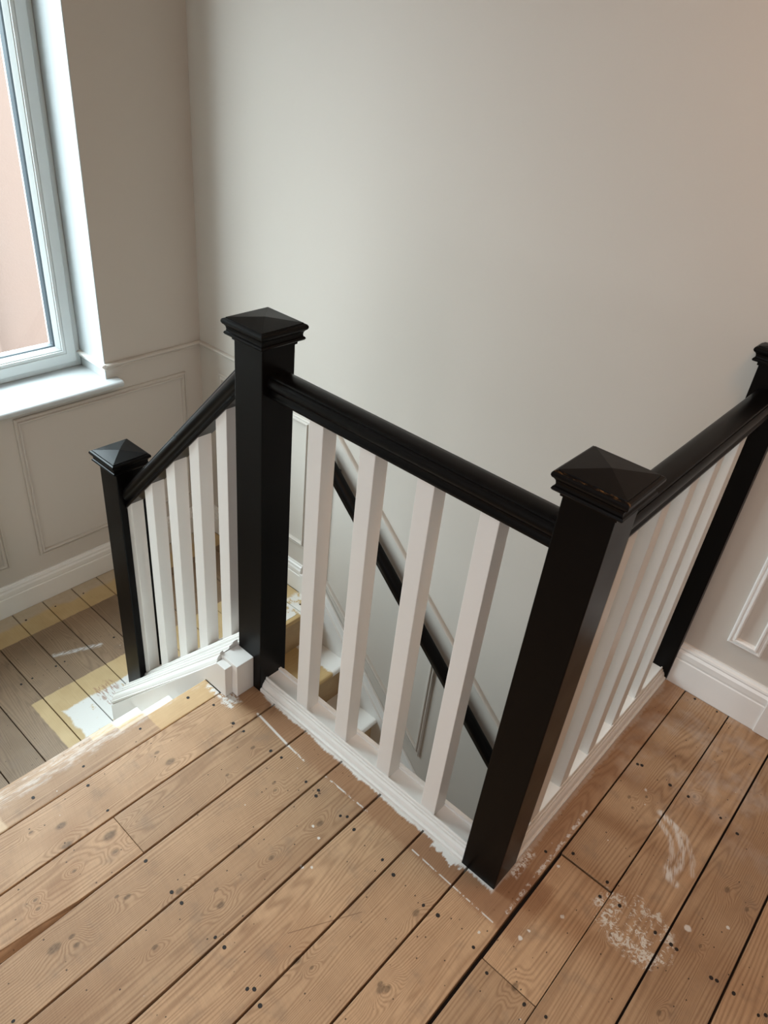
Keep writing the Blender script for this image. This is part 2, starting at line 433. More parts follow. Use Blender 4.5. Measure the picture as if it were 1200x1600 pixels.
WOOD_RISER = wood('bare_pine_riser', (0.40, 0.27, 0.15), (0.24, 0.15, 0.08), 'y', (), stains=riser_stains, seed=4)
WOOD_GREY = wood('hall_floor_pine', (0.30, 0.22, 0.15), (0.18, 0.12, 0.08), 'x', (), seed=7)

# ------------------------------------------------------------------ mesh helpers
def mesh(name, verts, faces, mat, parent=None, bevel=0.0, seg=2, smooth=False):
    me = bpy.data.meshes.new(name)
    bm = bmesh.new()
    vs = [bm.verts.new(v) for v in verts]
    for f in faces:
        try: bm.faces.new([vs[i] for i in f])
        except ValueError: pass
    bmesh.ops.recalc_face_normals(bm, faces=bm.faces)
    if bevel:
        bmesh.ops.bevel(bm, geom=[e for e in bm.edges if e.calc_face_angle(0) > 0.5], offset=bevel, segments=seg, affect='EDGES', profile=0.6, clamp_overlap=True)
    bm.to_mesh(me)
    bm.free()
    if smooth:
        for p in me.polygons: p.use_smooth = True
        try: me.set_sharp_from_angle(angle=math.radians(38))
        except Exception: pass
    me.materials.append(mat)
    o = bpy.data.objects.new(name, me)
    C.objects.link(o)
    if parent:
        o.parent = parent
    return o

def boxvf(x0, x1, y0, y1, z0, z1):
    v = [(x, y, z) for x in (x0, x1) for y in (y0, y1) for z in (z0, z1)]
    f = [(0, 1, 3, 2), (4, 6, 7, 5), (0, 4, 5, 1), (2, 3, 7, 6), (0, 2, 6, 4), (1, 5, 7, 3)]
    return v, f

def box(name, x0, x1, y0, y1, z0, z1, mat, parent=None, bevel=0.0, seg=2):
    v, f = boxvf(x0, x1, y0, y1, z0, z1)
    return mesh(name, v, f, mat, parent, bevel, seg)

def boxes(name, L, mat, parent=None, bevel=0.0):
    V, F = [], []
    for b in L:
        v, f = boxvf(*b)
        F += [tuple(i + len(V) for i in q) for q in f]
        V += v
    return mesh(name, V, F, mat, parent, bevel, 1)

def ruled(name, ringA, ringB, mat, parent=None, bevel=0.0, smooth=False):
    n = len(ringA)
    V = list(ringA) + list(ringB)
    F = [(i, (i + 1) % n, n + (i + 1) % n, n + i) for i in range(n)] + [tuple(range(n)), tuple(range(n, 2 * n))]
    return mesh(name, V, F, mat, parent, bevel, 2, smooth)

def prism_y(name, xz, y0, y1, mat, parent=None, bevel=0.0):
    return ruled(name, [(x, y0, z) for x, z in xz], [(x, y1, z) for x, z in xz], mat, parent, bevel)

def loop(name, rings, mat, parent=None, smooth=False):
    """closed sweep of a profile round the corners of a frame"""
    n, m = len(rings), len(rings[0])
    V = [q for r in rings for q in r]
    F = [(i * m + j, i * m + (j + 1) % m, ((i + 1) % n) * m + (j + 1) % m, ((i + 1) % n) * m + j) for i in range(n) for j in range(m)]
    return mesh(name, V, F, mat, parent, 0, 1, smooth)

def empty(name, loc=(0, 0, 0)):
    o = bpy.data.objects.new(name, None)
    o.empty_display_size = 0.1
    o.location = loc
    C.objects.link(o)
    return o

def tag(o, label=None, cat=None, group=None, kind=None):
    if label: o['label'] = label
    if cat: o['category'] = cat
    if group: o['group'] = group
    if kind: o['kind'] = kind
    return o

def st(o, label=None):
    return tag(o, label, None, None, 'structure')

# ------------------------------------------------------------------ walls, ceiling
st(box('wall_back', XW - 0.3, XR + 0.12, W, W + 0.12, GROUND, CEIL, WALL), 'greige painted wall behind the balustrade, running down the stairwell')
WY0, WY1, WZ0, WZ1 = -0.86, 0.4743, 0.235, 2.12
T = 0.31
st(boxes('wall_left', [(XW - T, XW, YS - 0.1, W, GROUND, WZ0), (XW - T, XW, YS - 0.1, W, WZ1, CEIL),
                       (XW - T, XW, WY1, W, WZ0, WZ1), (XW - T, XW, YS - 0.1, WY0, WZ0, WZ1)], WALL), 'greige panelled wall holding the white window')
st(boxes('wall_stair', [(XW, -0.93, YS - 0.1, YS, GROUND, CEIL)], WALL), 'greige wall on the near side of the short flight')
st(box('wall_front', -1.03, XR, YF - 0.12, YF, -0.3, CEIL, WALL), 'greige wall behind the camera')
st(box('wall_corridor', -1.03, -0.93, YF, YS - 0.1, -0.3, CEIL, WALL), 'greige wall of the upper landing beside the stair')
st(box('wall_right', XR, XR + 0.12, YF - 0.12, W, GROUND, CEIL, WALL), 'greige wall on the right of the landing')
st(box('ceiling', XW - T, XR + 0.12, YF - 0.12, W + 0.12, CEIL, CEIL + 0.1, CEILM), 'plain white ceiling')

def Tz(x): return 0.114 + 1.062 * (x + 0.891)             # top of the raking string
# spandrel wall below the balustrade
st(prism_y('wall_spandrel', [(XA, GROUND), (XR, GROUND), (XR, -0.263), (-0.0755, -0.263), (-0.0755, -0.001), (-0.90, -0.001), (-0.90, Tz(-0.90) - 0.03), (XA, Tz(XA) - 0.03)], 0.0215, 0.084, WALL),
   'greige wall closing off the stairwell below the balustrade')
st(box('ceiling_stair', -0.075, XR, 0.084, W, -0.262, -0.25, CEILM), 'white soffit under the upper landing')
st(box('floor_hall', XW, XR, -0.05, W, GROUND - 0.1, GROUND, WOOD_GREY), 'floorboards of the hall at the foot of the stairs')

# ------------------------------------------------------------------ upper floor and its boards
fl = st(boxes('floor', [(-0.915, XR, YF, 0.0, -0.25, -0.024), (-0.075, XR, 0.0, W, -0.25, -0.024)], DARKGAP), 'bare pine boarded floor of the upper landing')
TH = 0.021
def board(parent, name, x0, x1, y0, y1, zt, mat, nails=(), bevel=0.0013, quad=None):
    dz = random.uniform(-0.0009, 0.0006)
    if quad: xz = quad
    else: xz = [(x0, y0), (x1, y0), (x1, y1), (x0, y1)]
    o = ruled(name, [(x, y, zt + dz) for x, y in xz], [(x, y, zt + dz - TH) for x, y in xz], mat, parent, bevel)
    hit = [(a, b) for a, b in nails if x0 <= a <= x1 and y0 <= b <= y1]
    if hit:
        V, F = [], []
        for a, b in hit:
            r = random.uniform(0.0034, 0.0046)
            n0 = len(V)
            ecc = random.uniform(0.8, 1.15)
            for i in range(9):
                t = i / 9 * 2 * math.pi
                V.append((a + r * ecc * math.cos(t), b + r * math.sin(t), zt + dz + 0.0005))
            for i in range(9):
                t = i / 9 * 2 * math.pi
                V.append((a + r * 1.1 * ecc * math.cos(t), b + r * 1.1 * math.sin(t), zt + dz - 0.001))
            F.append(tuple(range(n0, n0 + 9)))
            F += [(n0 + i, n0 + (i + 1) % 9, n0 + 9 + (i + 1) % 9, n0 + 9 + i) for i in range(9)]
        q = mesh('nail_heads', V, F, NAIL, o)
        q['kind'] = 'stuff'
        q['label'] = 'dark rusty nail heads'
    return o

NAILS = [(-0.902,-0.304),(-0.897,-0.464),(-0.898,-0.589),(-0.842,-0.484),(-0.752,-0.487),(-0.838,-0.121),(-0.754,-0.122),(-0.715,-0.119),(-0.62,-0.109),
 (-0.586,-0.103),(-0.491,-0.107),(-0.452,-0.102),(-0.445,-0.117),(-0.366,-0.113),(-0.353,-0.103),(-0.319,-0.115),(-0.587,-0.495),(-0.49,-0.496),(-0.456,-0.495),
 (-0.351,-0.489),(-0.323,-0.488),(-0.221,-0.496),(-0.231,-0.505),(-0.191,-0.507),(-0.491,-0.834),(-0.222,-0.123),(-0.181,-0.132),(-0.09,-0.137),(-0.054,-0.132),
 (0.04,-0.131),(0.089,-0.152),(0.176,-0.147),(0.219,-0.136),(0.035,0.164),(0.084,0.207),(0.176,0.202),(0.18,0.16),(0.222,0.172),(0.306,0.174),(0.342,0.175),
 (0.355,0.174),(0.17,0.562),(0.219,0.563),(0.304,0.563),(0.351,0.55),(0.443,0.174),(0.432,0.171),(0.478,0.175),(0.541,0.181),(0.53,0.17),(0.096,0.908),
 (0.163,0.908),(0.079,0.56),(0.089,0.565),(-0.905,-0.155)]
for yy in (-0.88, -1.26, -1.64, -2.02):                        # the same joists behind the camera
    for j in range(18): NAILS += [(-0.84 + 0.134 * j, yy), (-0.75 + 0.134 * j, yy + 0.004)]

J = [-0.8606, -0.7293, -0.6052, -0.4718, -0.3389, -0.2024, -0.0726, 0.0623, 0.1954, 0.3263, 0.462]
g = 0.0025
Y1 = 0.0205
board(fl, 'floorboard', -0.9285, J[0] - g * 0.6, YF, -0.0815, 0, WOOD_MAIN, NAILS, bevel=0.003)     # nosing board
board(fl, 'floorboard', J[0] + g * 0.6, J[1] - g, YF, Y1, 0, WOOD_MAIN, NAILS)
sb = board(fl, 'floorboard', J[1] + g, J[2] - g, YF, -0.4875, 0, WOOD_MAIN, NAILS,
           quad=[(J[1] + g, YF), (J[2] - g, YF), (J[2] - g, -1.25), (J[2] - 0.020, -0.98), (J[2] - 0.0225, -0.82), (J[2] - 0.012, -0.71), (J[2] - 0.004, -0.64), (J[2] - g, -0.59), (J[2] - g, -0.4875), (J[1] + g, -0.4875)])
mesh('split_edge', [(J[2] - 0.0035, -1.24, -0.002), (J[2] - 0.0215, -0.98, -0.003), (J[2] - 0.0235, -0.82, -0.003), (J[2] - 0.013, -0.71, -0.003), (J[2] - 0.003, -0.60, -0.002),
                    (J[2] - 0.002, -1.24, -0.0195), (J[2] - 0.006, -0.98, -0.0195), (J[2] - 0.008, -0.82, -0.0195), (J[2] - 0.003, -0.71, -0.0195), (J[2] - 0.0015, -0.60, -0.0195)],
     [(0, 1, 6, 5), (1, 2, 7, 6), (2, 3, 8, 7), (3, 4, 9, 8)], WOOD_MAIN, sb)
board(fl, 'floorboard', J[1] + g, J[2] - g, -0.4865, Y1, 0, WOOD_MAIN, NAILS)
# this one is split along its edge: the gap opens towards the stair side
board(fl, 'floorboard', J[2] + g, J[3] - g, YF, Y1, 0, WOOD_MAIN, NAILS,
      quad=[(J[2] + g + 0.002, YF), (J[3] - g, YF), (J[3] - g, Y1), (J[2] + g, Y1), (J[2] + g, -0.60), (J[2] + g + 0.002, -0.70)])
board(fl, 'floorboard', J[3] + g, J[4] - g, YF, Y1, 0, WOOD_MAIN, NAILS)
board(fl, 'floorboard', J[4] + g, J[5] - g, YF, Y1, 0, WOOD_MAIN, NAILS)
board(fl, 'floorboard', J[5] + g, J[6] - g, YF, Y1, 0, WOOD_MAIN, NAILS)
board(fl, 'floorboard', J[6] + g * 0.8, J[7] - 0.0045, YF, W - 0.019, 0, WOOD_MAIN, NAILS,
      quad=[(J[6] + g, YF), (J[7] - 0.006, YF), (J[7] - 0.0058, 0.0), (J[7] - 0.002, 0.30), (J[7] - 0.001, W - 0.0195), (J[6] + g, W - 0.0195)])
board(fl, 'floorboard', J[7] + 0.002, J[8] - g, 0.1895, W - 0.0195, 0, WOOD_MAIN, NAILS)
board(fl, 'floorboard', J[7] + 0.004, J[8] - 0.0009, -0.1335, 0.1845, 0, WOOD_MAIN, NAILS)   # short let-in board
board(fl, 'floorboard', J[7] + 0.003, J[8] - 0.0009, YF, -0.1355, 0, WOOD_MAIN, NAILS)
board(fl, 'floorboard', J[8] + 0.0009, J[9] - 0.0022, YF, W - 0.0195, 0, WOOD_MAIN, NAILS)
xs = [J[9], J[10]] + [J[10] + 0.134 * i for i in range(1, 20)]
for a, b in zip(xs, xs[1:]):
    board(fl, 'floorboard', a + g, min(b, XR) - g, YF, W - 0.0195, 0, WOOD_MAIN, NAILS)

# ------------------------------------------------------------------ half landing
fl2 = st(boxes('floor_landing', [(XW, -1.515, YS, W, ZL - 0.24, ZL - 0.024), (-1.515, -1.335, YS, -0.001, ZL - 0.24, ZL - 0.024)], DARKGAP), 'worn boarded half landing by the window')
K = [0.918, 0.8305, 0.698, 0.566, 0.433, 0.2994, 0.1769, 0.0441, -0.0879, -0.2152, -0.345, -0.4723, -0.604, -0.736, -0.868, YS]
LN = [(-1.899,-0.196),(-1.899,-0.24),(-1.899,-0.064),(-1.898,-0.101),(-1.891,0.148)] + [(-1.897, 0.21 + 0.13 * i) for i in range(5)] + [(-2.22, 0.20 - 0.13 * i) for i in range(9)] + [(-1.53, 0.34 + 0.131 * i) for i in range(5)]
for a, b in zip(K, K[1:]):
    xe = -1.492 if a > 0.03 else -1.335
    board(fl2, 'floorboard', XW + 0.0195, xe, b + g * 0.7, a - g * 0.7, ZL, WOOD_LAND, LN)

# ------------------------------------------------------------------ skirting boards
SK = [(0, 0), (0.019, 0), (0.019, 0.090), (0.0165, 0.093), (0.0165, 0.097), (0.0185, 0.100), (0.0185, 0.118), (0.0165, 0.122), (0.014, 0.126), (0.0150, 0.131), (0.0135, 0.136), (0.008, 0.139), (0.006, 0.145), (0, 0.145)]
def skirt_back(name, x0, x1, z):
    return ruled(name, [(x0, W - d, z + h) for d, h in SK], [(x1, W - d, z + h) for d, h in SK], WHITE_TRIM, None)
st(ruled('baseboard_left', [(XW + d, YS, ZL + h) for d, h in SK], [(XW + d, W, ZL + h) for d, h in SK], WHITE_TRIM), 'white moulded skirting board below the window')
st(skirt_back('baseboard_back', XW + 0.001, -1.596, ZL), 'white moulded skirting board on the half landing by the lower stairs')
st(skirt_back('baseboard_right', 0.001, 0.262, 0.0), 'white moulded skirting board beside the far newel post')
for side, (x0, x1) in (('front', (-0.93, XR)),):
    st(ruled('baseboard_front', [(x0, YF + d, h) for d, h in SK], [(x1, YF + d, h) for d, h in SK], WHITE_TRIM))
# door and casing on the right of the far newel, only its edge reaches the picture
st(boxes('trim_1', [(0.262, 0.332, W - 0.026, W, 0, 2.06), (1.13, 1.20, W - 0.026, W, 0, 2.06), (0.262, 1.20, W - 0.026, W, 2.06, 2.13)], WHITE_TRIM, None, 0.003), 'white door casing beside the skirting board')
dr = st(box('door_1', 0.332, 1.13, W - 0.012, W + 0.02, 0.004, 2.06, WHITE_TRIM), 'white panelled door')
for (px0, px1, pz0, pz1) in ((0.43, 0.69, 0.2, 0.95), (0.77, 1.03, 0.2, 0.95), (0.43, 0.69, 1.1, 1.95), (0.77, 1.03, 1.1, 1.95)):
    box('door_panel', px0, px1, W - 0.018, W - 0.012, pz0, pz1, WHITE_TRIM, dr, 0.003)

# ------------------------------------------------------------------ dado rail and panel mouldings
DA = [(0, 0), (0.008, 0.0), (0.0095, 0.006), (0.008, 0.009), (0.011, 0.013), (0.0165, 0.019), (0.0185, 0.024), (0.0185, 0.028), (0.0155, 0.032), (0.010, 0.0345), (0, 0.035)]
DA = [(d * 0.95, h * 0.72) for d, h in DA]
DH = 0.035 * 0.72
DZ = 0.316 - DH
dl = st(ruled('trim_2', [(XW + d, WY1 - 0.0, DZ + h) for d, h in DA], [(XW + d, W, DZ + h) for d, h in DA], WALL), 'greige dado rail on the window wall')
ruled('dado_return', [(XW + 0.012, WY1 - d, DZ + h) for d, h in DA], [(-2.487, WY1 - d, DZ + h) for d, h in DA], WHITE_TRIM, dl)
db = empty('trim_3')
st(db, 'greige dado rail along the back wall, raking down the stairs')
ruled('dado_level', [(XW, W - d, DZ + h) for d, h in DA], [(-1.527 + 0.4 * h, W - d, DZ + h) for d, h in DA], WALL, db)
m = 0.912
kf = math.sqrt(1 + m * m)
def dadoz(x): return 0.205 - m * (x + 1.405)
ruled('dado_rake', [(-1.527 + 0.4 * h, W - d, dadoz(-1.527) - DH * kf + h * kf + (-m * 0.4 * h)) for d, h in DA],
      [(1.2, W - d, dadoz(1.2) - DH * kf + h * kf) for d, h in DA], WALL, db)

PM = [(0, 0), (0.0005, 0.007), (0.004, 0.0105), (0.0075, 0.0105), (0.0085, 0.0065), (0.012, 0.0080), (0.0150, 0.0135), (0.0190, 0.0140), (0.0220, 0.0110), (0.0230, 0.005), (0.0235, 0)]   # inward offset, depth
def panel(corners, mapf, parent, mat=WALL):
    """corners: outer outline in wall coordinates, clockwise; mitred moulding inside it"""
    n = len(corners)
    rings = []
    for i in range(n):
        p0, p1, p2 = Vector(corners[i - 1]), Vector(corners[i]), Vector(corners[(i + 1) % n])
        d1, d2 = (p1 - p0).normalized(), (p2 - p1).normalized()
        n1, n2 = Vector((-d1.y, d1.x)), Vector((-d2.y, d2.x))
        b = (n1 + n2); b = b / b.dot(n1)
        c = sum((Vector(q) for q in corners), Vector((0, 0))) / n
        if (c - p1).dot(b) < 0: b = -b
        rings.append([mapf(*(p1 + b * off), dep) for off, dep in PM])
    return loop('panel_moulding', rings, mat, parent)
left = lambda a, b, d: (XW + d, a, b)
back = lambda a, b, d: (a, W - d, b)
wl, wb = bpy.data.objects['wall_left'], bpy.data.objects['wall_back']
panel([(0.081, -0.449), (0.849, -0.449), (0.849, 0.190), (0.081, 0.190)], left, wl)
panel([(-0.81, -0.449), (-0.044, -0.449), (-0.044, 0.190), (-0.81, 0.190)], left, wl)
panel([(-2.172, -0.425), (-1.583, -0.425), (-1.583, 0.208), (-2.172, 0.208)], back, wb)
def pz_top(x): return -0.505 + 0.02 - 0.92 * (x + 0.82)
def pz_bot(x): return -1.139 - 0.93 * (x + 0.809)
panel([(-1.475, pz_bot(-1.475)), (-0.809, pz_bot(-0.809)), (-0.809, pz_top(-0.809)), (-1.475, pz_top(-1.475))], back, wb)
panel([(-0.700, pz_bot(-0.700)), (-0.02, pz_bot(-0.02)), (-0.02, pz_top(-0.02)), (-0.700, pz_top(-0.700))], back, wb)
panel([(0.102, 0.225), (0.195, 0.225), (0.195, 0.86), (0.102, 0.86)], back, wb, WHITE_TRIM)

# ------------------------------------------------------------------ window
win = st(empty('window_1'), 'white plastic casement window with a clear pane')
XF = -2.490
def rect_ring(x, y0, y1, z0, z1): return [(x, y0, z0), (x, y1, z0), (x, y1, z1), (x, y0, z1)]
def frame(name, stations, mat, smooth=False):
    """stations: (inset from the reveal, x) walked as a closed profile"""
    rings = []
    for cy, cz, sy, sz in ((WY0, WZ0 + 0.015, 1, 1), (WY1, WZ0 + 0.015, -1, 1), (WY1, WZ1, -1, -1), (WY0, WZ1, 1, -1)):
        rings.append([(x, cy + sy * i, cz + sz * i) for i, x in stations])
    return loop(name, rings, mat, win, smooth)
frame('window_frame', [(0, XF - 0.07), (0, XF), (0.004, XF + 0.004), (0.022, XF + 0.004), (0.022, XF - 0.07)], UPVC)
frame('window_sash', [(0.0250, XF - 0.06), (0.0250, XF - 0.010), (0.0255, XF + 0.013), (0.029, XF + 0.018), (0.066, XF + 0.018), (0.0675, XF + 0.0150), (0.0690, XF + 0.0150), (0.0705, XF + 0.0180), (0.080, XF + 0.0165), (0.0815, XF + 0.0115), (0.0845, XF + 0.0115), (0.097, XF - 0.004), (0.097, XF - 0.06)], UPVC)
frame('window_gasket', [(0.0972, XF - 0.04), (0.0972, XF - 0.006), (0.1015, XF - 0.012), (0.1015, XF - 0.04)], GASKET)
box('glass_pane', XF - 0.028, XF - 0.022, WY0 + 0.099, WY1 - 0.099, WZ0 + 0.114, WZ1 - 0.099, GLASS, win)
# white lining boards of the reveal
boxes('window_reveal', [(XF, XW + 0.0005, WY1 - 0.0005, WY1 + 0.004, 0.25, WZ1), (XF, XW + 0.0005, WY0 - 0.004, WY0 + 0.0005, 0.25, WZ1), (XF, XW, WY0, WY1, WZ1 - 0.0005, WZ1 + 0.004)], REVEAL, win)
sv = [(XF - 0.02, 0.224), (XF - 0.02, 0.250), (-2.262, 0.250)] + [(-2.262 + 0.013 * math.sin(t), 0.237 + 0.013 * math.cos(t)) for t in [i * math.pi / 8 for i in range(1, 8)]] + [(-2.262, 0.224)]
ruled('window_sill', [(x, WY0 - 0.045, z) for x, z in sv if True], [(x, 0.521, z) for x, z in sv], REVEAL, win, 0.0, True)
st(box('wall_exterior', -5.8, -5.6, -7.0, 7.0, GROUND - 0.4, 1.42, SALMON), 'salmon rendered wall of the house next door, seen through the window')
box('pilaster', -5.6, -5.50, 0.9, 1.35, GROUND - 0.4, 1.42, SALMON, bpy.data.objects['wall_exterior'])
st(box('ground', -5.6, XW - T, -6.0, 6.0, GROUND - 0.4, GROUND - 0.35, simple('grey_paving', (0.35, 0.34, 0.33), 0.9)), 'grey paved side passage outside')

# ------------------------------------------------------------------ newel posts
def newel(x0, y0, zb, zc, label, depth=S):
    """x0,y0: smallest corner; zc: underside of the cap"""
    r = empty('newel_post', (x0 + S / 2, y0 + S / 2, zb))
    cx, cy = 0, 0
    h = S / 2
    y1 = depth - h
    v, f = boxvf(-h, h, -h, y1, 0, zc - zb)
    mesh('shaft', v, f, BLACK, r, 0.0022, 2)
    # moulded cap, square in plan
    pr = [(-0.001, -0.010), (0.003, -0.010), (0.0035, -0.002), (0.0135, 0.000), (0.0155, 0.003), (0.0140, 0.0065), (0.0115, 0.008), (0.0110, 0.012), (0.0120, 0.017), (0.0145, 0.0205),
          (0.0172, 0.0225), (0.0190, 0.0262), (0.0188, 0.0300), (0.0170, 0.0330), (0.0135, 0.0345), (0.0118, 0.0345), (0.0112, 0.0366)]
    V, F = [], []
    z0 = zc - zb
    for o, zz in pr:
        q = h + o
        yb = (q if depth == S else y1)
        V += [(-q, -q, z0 + zz), (q, -q, z0 + zz), (q, yb, z0 + zz), (-q, yb, z0 + zz)]
    n = len(pr)
    for i in range(n - 1):
        for j in range(4):
            F.append((i * 4 + j, i * 4 + (j + 1) % 4, (i + 1) * 4 + (j + 1) % 4, (i + 1) * 4 + j))
    F.append((3, 2, 1, 0))
    k0 = (n - 1) * 4
    V.append((0, 0 if depth == S else y1, z0 + 0.0435))
    F += [(k0, k0 + 1, len(V) - 1), (k0 + 1, k0 + 2, len(V) - 1), (k0 + 2, k0 + 3, len(V) - 1), (k0 + 3, k0, len(V) - 1)]
    mesh('cap', V, F, WORN if zc == 1.008 else BLACK, r)
    return tag(r, label, 'newel post', 'black newel posts of the balustrade')
newel(-S, 0, 0, 1.008, 'large black newel post nearest the camera, at the corner of the landing balustrade')
newel(XB - S, 0, -0.45, 1.000, 'tall black newel post at the head of the short flight, between two rails')
newel(XA - S, 0.0006, ZL, 0.398, 'short black newel post standing on the half landing below the window')
newel(-S, YD, 0, 0.996, 'black half newel post fixed against the back wall by the skirting board', depth=W - YD)

# ------------------------------------------------------------------ balustrades
HR = [(0.0, 0.0), (0.0255, 0.0), (0.0270, 0.002), (0.0270, 0.006), (0.0250, 0.0085), (0.0222, 0.012), (0.0215, 0.0165), (0.0235, 0.0205), (0.0285, 0.0235),
      (0.0312, 0.0285), (0.0318, 0.034), (0.0305, 0.0395), (0.0280, 0.0435), (0.0250, 0.0455), (0.0235, 0.0450), (0.0228, 0.0490), (0.0215, 0.0502), (0.010, 0.0522)]
def profile_ring(half, f):
    full = [(a, b) for a, b in half] + [(-a, b) for a, b in reversed(half) if a > 0.0001]
    return [f(a, b) for a, b in full]
HRt = HR[1:] + [(0.0, 0.0528)]
def handrail(name, f0, f1, parent, mat=BLACK):
    full = [(a, b) for a, b in HRt] + [(-a, b) for a, b in reversed(HRt[:-1])]
    return ruled(name, [f0(a, b) for a, b in full], [f1(a, b) for a, b in full], mat, parent, 0.0, True)
# base rail: outer edge (away from the well) at t=0, inner edge at t=0.09
BR = [(0.000, 0.0), (0.000, 0.010), (0.004, 0.0125), (0.0065, 0.0120), (0.0072, 0.0175), (0.0100, 0.0245), (0.0140, 0.0285), (0.0150, 0.0280), (0.0155, 0.0330), (0.0185, 0.0345), (0.0195, 0.0335), (0.0200, 0.0395), (0.0215, 0.0420), (0.0240, 0.0420), (0.0245, 0.037),
      (0.0655, 0.037), (0.0662, 0.0445), (0.0745, 0.0445), (0.0750, 0.034), (0.086, 0.030), (0.086, 0.0)]
B = 0.041
def baluster(parent, x0, y0, zb0, zt0, slope=0.0):
    """square spindle with optionally raked ends; zb0/zt0 taken at x0"""
    V = []
    for (dx, dy) in ((0, 0), (B, 0), (B, B), (0, B)):
        V.append((x0 + dx, y0 + dy, zb0 + slope * dx))
    for (dx, dy) in ((0, 0), (B, 0), (B, B), (0, B)):
        V.append((x0 + dx, y0 + dy, zt0 + slope * dx))
    F = [(0, 3, 2, 1), (4, 5, 6, 7), (0, 1, 5, 4), (1, 2, 6, 5), (2, 3, 7, 6), (3, 0, 4, 7)]
    return mesh('baluster', V, F, WHITE, parent, 0.0016, 2)

RZ = 0.8845
# front section, over the stairwell
b1 = empty('balustrade')
tag(b1, 'level balustrade with four white balusters between the tall and the nearest black newels', 'balustrade', 'stair balustrades')
handrail('handrail', lambda a, b: (XB, 0.045 + a, RZ + b), lambda a, b: (-S, 0.045 + a, RZ + b), b1)['label'] = 'black handrail'
ruled('base_rail', [(XB, t, h) for t, h in BR], [(-S, t, h) for t, h in BR], WHITE, b1)
for xf in (-0.630, -0.487, -0.341, -0.197):
    baluster(b1, xf - B, 0.0245, 0.036, RZ + 0.002)
# side section, back to the wall
b2 = tag(empty('balustrade'), 'level balustrade with five white balusters running from the nearest newel to the back wall', 'balustrade', 'stair balustrades')
handrail('handrail', lambda a, b: (-0.045 + a, S, RZ + b), lambda a, b: (-0.045 + a, YD, RZ + b), b2)['label'] = 'black handrail'
ruled('base_rail', [(-t, S, h) for t, h in BR], [(-t, YD, h) for t, h in BR], WHITE, b2)
for yf in (0.174, 0.313, 0.453, 0.590, 0.730):
    baluster(b2, -0.0245 - B, yf, 0.036, RZ + 0.002)
# raking section down to the half landing
MS = 1.072
KF = math.sqrt(1 + MS * MS)
b3 = tag(empty('balustrade'), 'raking balustrade with five white balusters down the short flight to the half landing', 'balustrade', 'stair balustrades')
def rz(x): return 0.298 + MS * (x + 1.407)                 # underside of the raking handrail
handrail('handrail', lambda a, b: (XA, 0.045 + a, rz(XA) + b * KF), lambda a, b: (XB - S, 0.045 + a, rz(XB - S) + b * KF), b3)['label'] = 'black handrail'
def bz(x): return 0.082 + MS * (x + 0.946)                 # top of the raking base rail at the balusters
R3 = [(0.001, -0.052), (0.001, -0.030), (0.005, -0.026), (0.0075, -0.018), (0.0105, -0.0165), (0.012, -0.008), (0.016, -0.006), (0.018, 0.0), (0.022, 0.003), (0.0245, 0.0), (0.0655, 0.0), (0.068, 0.003), (0.072, 0.0), (0.078, -0.02), (0.088, -0.03), (0.088, -0.052)]
ruled('base_rail', [(XA, t, bz(XA) + h) for t, h in R3], [(XB - S, t, bz(XB - S) + h) for t, h in R3], WHITE, b3)
for xf in (-1.411, -1.288, -1.170, -1.058, -0.944):
    baluster(b3, xf - B, 0.0245, bz(xf - B) - 0.004, rz(xf - B) + 0.002, MS)

# ------------------------------------------------------------------ short flight up to the landing
RIS = 0.2245
sf = tag(empty('staircase'), 'short flight of three risers from the half landing up to the main floor', 'staircase', 'stairs')
def tread_poly(xn, xb, z, th=0.026):
    r = th / 2
    return [(xb, z - th), (xb, z)] + [(xn + r - r * math.sin(t), z - r + r * math.cos(t)) for t in [i * math.pi / 6 for i in range(0, 7)]]
for i, xn in ((1, -1.131), (2, -1.337)):
    z = -RIS * i
    prism_y('tread', tread_poly(xn, xn + 0.226, z), YS, -0.081, WOOD_TREAD, sf)
for i, xr in ((0, -0.912), (1, -1.115), (2, -1.320)):
    box('riser', xr - 0.002, xr + 0.012, YS, -0.081, -RIS * (i + 1) + 0.0005, -RIS * i - 0.0265, WHITE_TRIM, sf)
def Pz(x): return 0.100 + 1.085 * (x + 0.873)
XE = -1.522
# outer string: flat board, cove moulding and shelf, worked from measured lines
prism_y('string_board', [(XE, ZL), (XE, Pz(XE)), (-0.873, 0.104), (-0.838, 0.104), (-0.838, 0.0005), (-0.9275, 0.0005), (-0.9275, -0.03), (-0.93, -RIS - 0.02), (-1.13, -2 * RIS - 0.02), (-1.335, ZL)], -0.0805, -0.0575, WHITE, sf, 0.0015)
sm = [(-0.0790, -0.034), (-0.0735, -0.033), (-0.0728, -0.026), (-0.0700, -0.017), (-0.0655, -0.010), (-0.0600, -0.007), (-0.0595, -0.001), (-0.0540, 0.001), (-0.0500, -0.001), (-0.0490, -0.007),
      (-0.0300, -0.006), (-0.0290, 0.002), (-0.0180, 0.004), (-0.0170, 0.010), (-0.0060, 0.011), (0.0, 0.009), (0.0, -0.09), (-0.0575, -0.09)]
ruled('string_moulding', [(XE - 0.004, y, Tz(XE) + h) for y, h in sm], [(-0.884, y, Tz(-0.884) + h) for y, h in sm], WHITE, sf)
# the body of the string between the newels, under the base rail
prism_y('string_core', [(XA + 0.0005, ZL), (XA + 0.0005, bz(XA) - 0.05), (XB - S - 0.0005, bz(XB - S) - 0.05), (XB - S - 0.0005, -0.3)], 0.0005, 0.0210, WHITE, sf)
# boxed plinth block at the foot of the tall newel
box('plinth_block', -0.883, -0.817, -0.0572, -0.0005, 0.0005, 0.113, WHITE, sf, 0.0015)

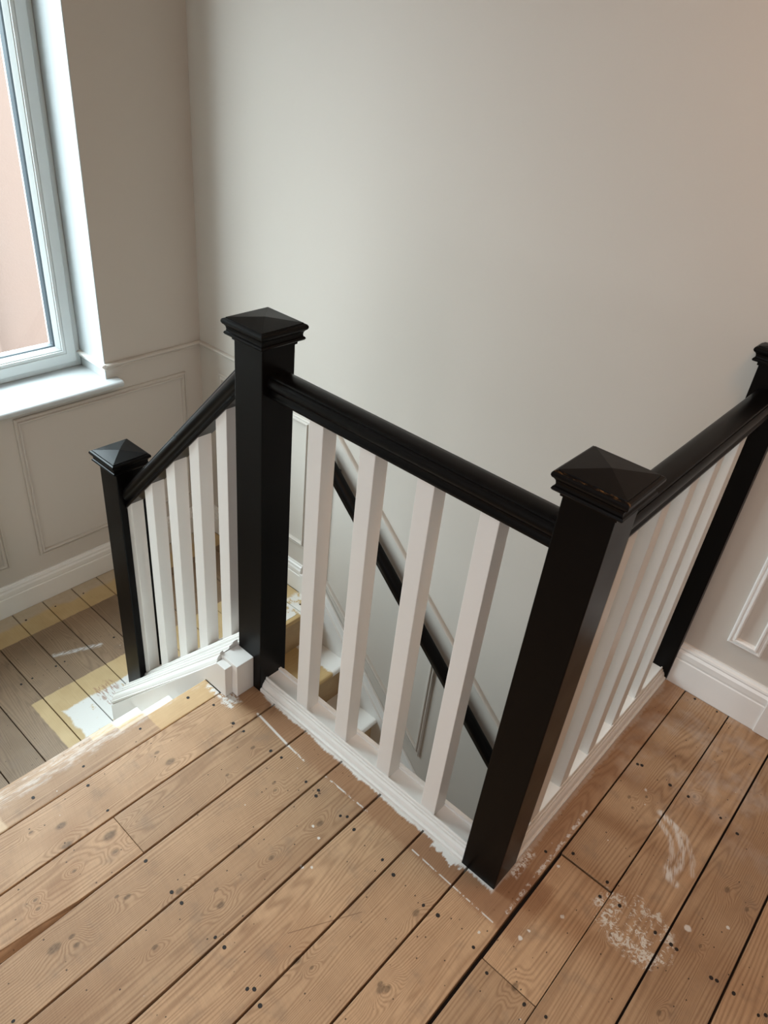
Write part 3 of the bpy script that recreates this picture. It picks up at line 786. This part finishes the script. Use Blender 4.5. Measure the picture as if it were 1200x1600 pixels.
# ------------------------------------------------------------------ long flight down the stairwell
lf = tag(empty('staircase'), 'long flight of bare wooden steps going down behind the balustrade', 'staircase', 'stairs')
R2, G2 = 0.2065, 0.208
YT0, YT1 = 0.085, W - 0.0225
box('nosing', -1.5455 + 0.0535, -1.470, YT0 + 0.0065, YT1 + 0.003, ZL - 0.026, ZL, WOOD_LOWER, lf, 0.006)
for i in range(0, 10):
    z = ZL - R2 * i
    xn = -1.470 + G2 * i
    if i: prism_y('tread', [(-q[0] , q[1]) for q in tread_poly(-(xn + 0.005), -(xn - G2 - 0.025), z, 0.028)], YT0, YT1, WOOD_LOWER, lf)
    box('riser', xn - 0.035, xn - 0.022, YT0, YT1, z - R2 - 0.012, z - (0.027 if i else 0.025), WOOD_RISER, lf)
def inner(x): return -0.5735 - 1.065 * (x + 1.5)
xl = 0.45
prism_y('wall_string', [(-1.596, ZL + 0.0), (-1.596, ZL + 0.1065), (-1.503, ZL + 0.1065), (-1.49, inner(-1.49)), (xl, inner(xl)), (xl, inner(xl) - 0.4), (-1.45, ZL - 0.35)], W - 0.022, W - 0.0006, WHITE_TRIM, lf, 0.001)
prism_y('string_cap', [(-1.497, inner(-1.497)), (-1.470, inner(-1.47) + 0.055), (xl, inner(xl) + 0.055), (xl, inner(xl) - 0.01)], W - 0.013, W - 0.0006, WHITE_TRIM, lf, 0.003)

# black handrail fixed to the stairwell wall
wh = tag(empty('wall_handrail'), 'black wall handrail sloping down the stairwell seen through the balusters', 'handrail')
m2 = 0.920
K2 = math.sqrt(1 + m2 * m2)
def hz(x): return 0.137 - m2 * (x + 1.387)
HW = [(0.015, 0.0), (0.018, 0.004), (0.018, 0.014), (0.0195, 0.018), (0.0215, 0.023), (0.0215, 0.034), (0.019, 0.043), (0.013, 0.048), (0.0, 0.050)]
full = HW + [(-a, b) for a, b in reversed(HW[:-1])]
ruled('rail', [(-1.475, 0.894 + a - 0.002, hz(-1.475) - 0.110 + b * 1.36) for a, b in full], [(0.6, 0.894 + a - 0.002, hz(0.6) - 0.110 + b * 1.36) for a, b in full], BLACK, wh, 0.0, True)
for bx in (-1.425, -0.70, 0.1):
    zc = hz(bx) - 0.115
    boxes('bracket', [(bx - 0.012, bx + 0.012, 0.885, W, zc - 0.030, zc - 0.018), (bx - 0.012, bx + 0.012, 0.885, 0.897, zc - 0.03, zc + 0.02), (bx - 0.02, bx + 0.02, W - 0.006, W, zc - 0.055, zc + 0.015)], BRACKET, wh, 0.002)
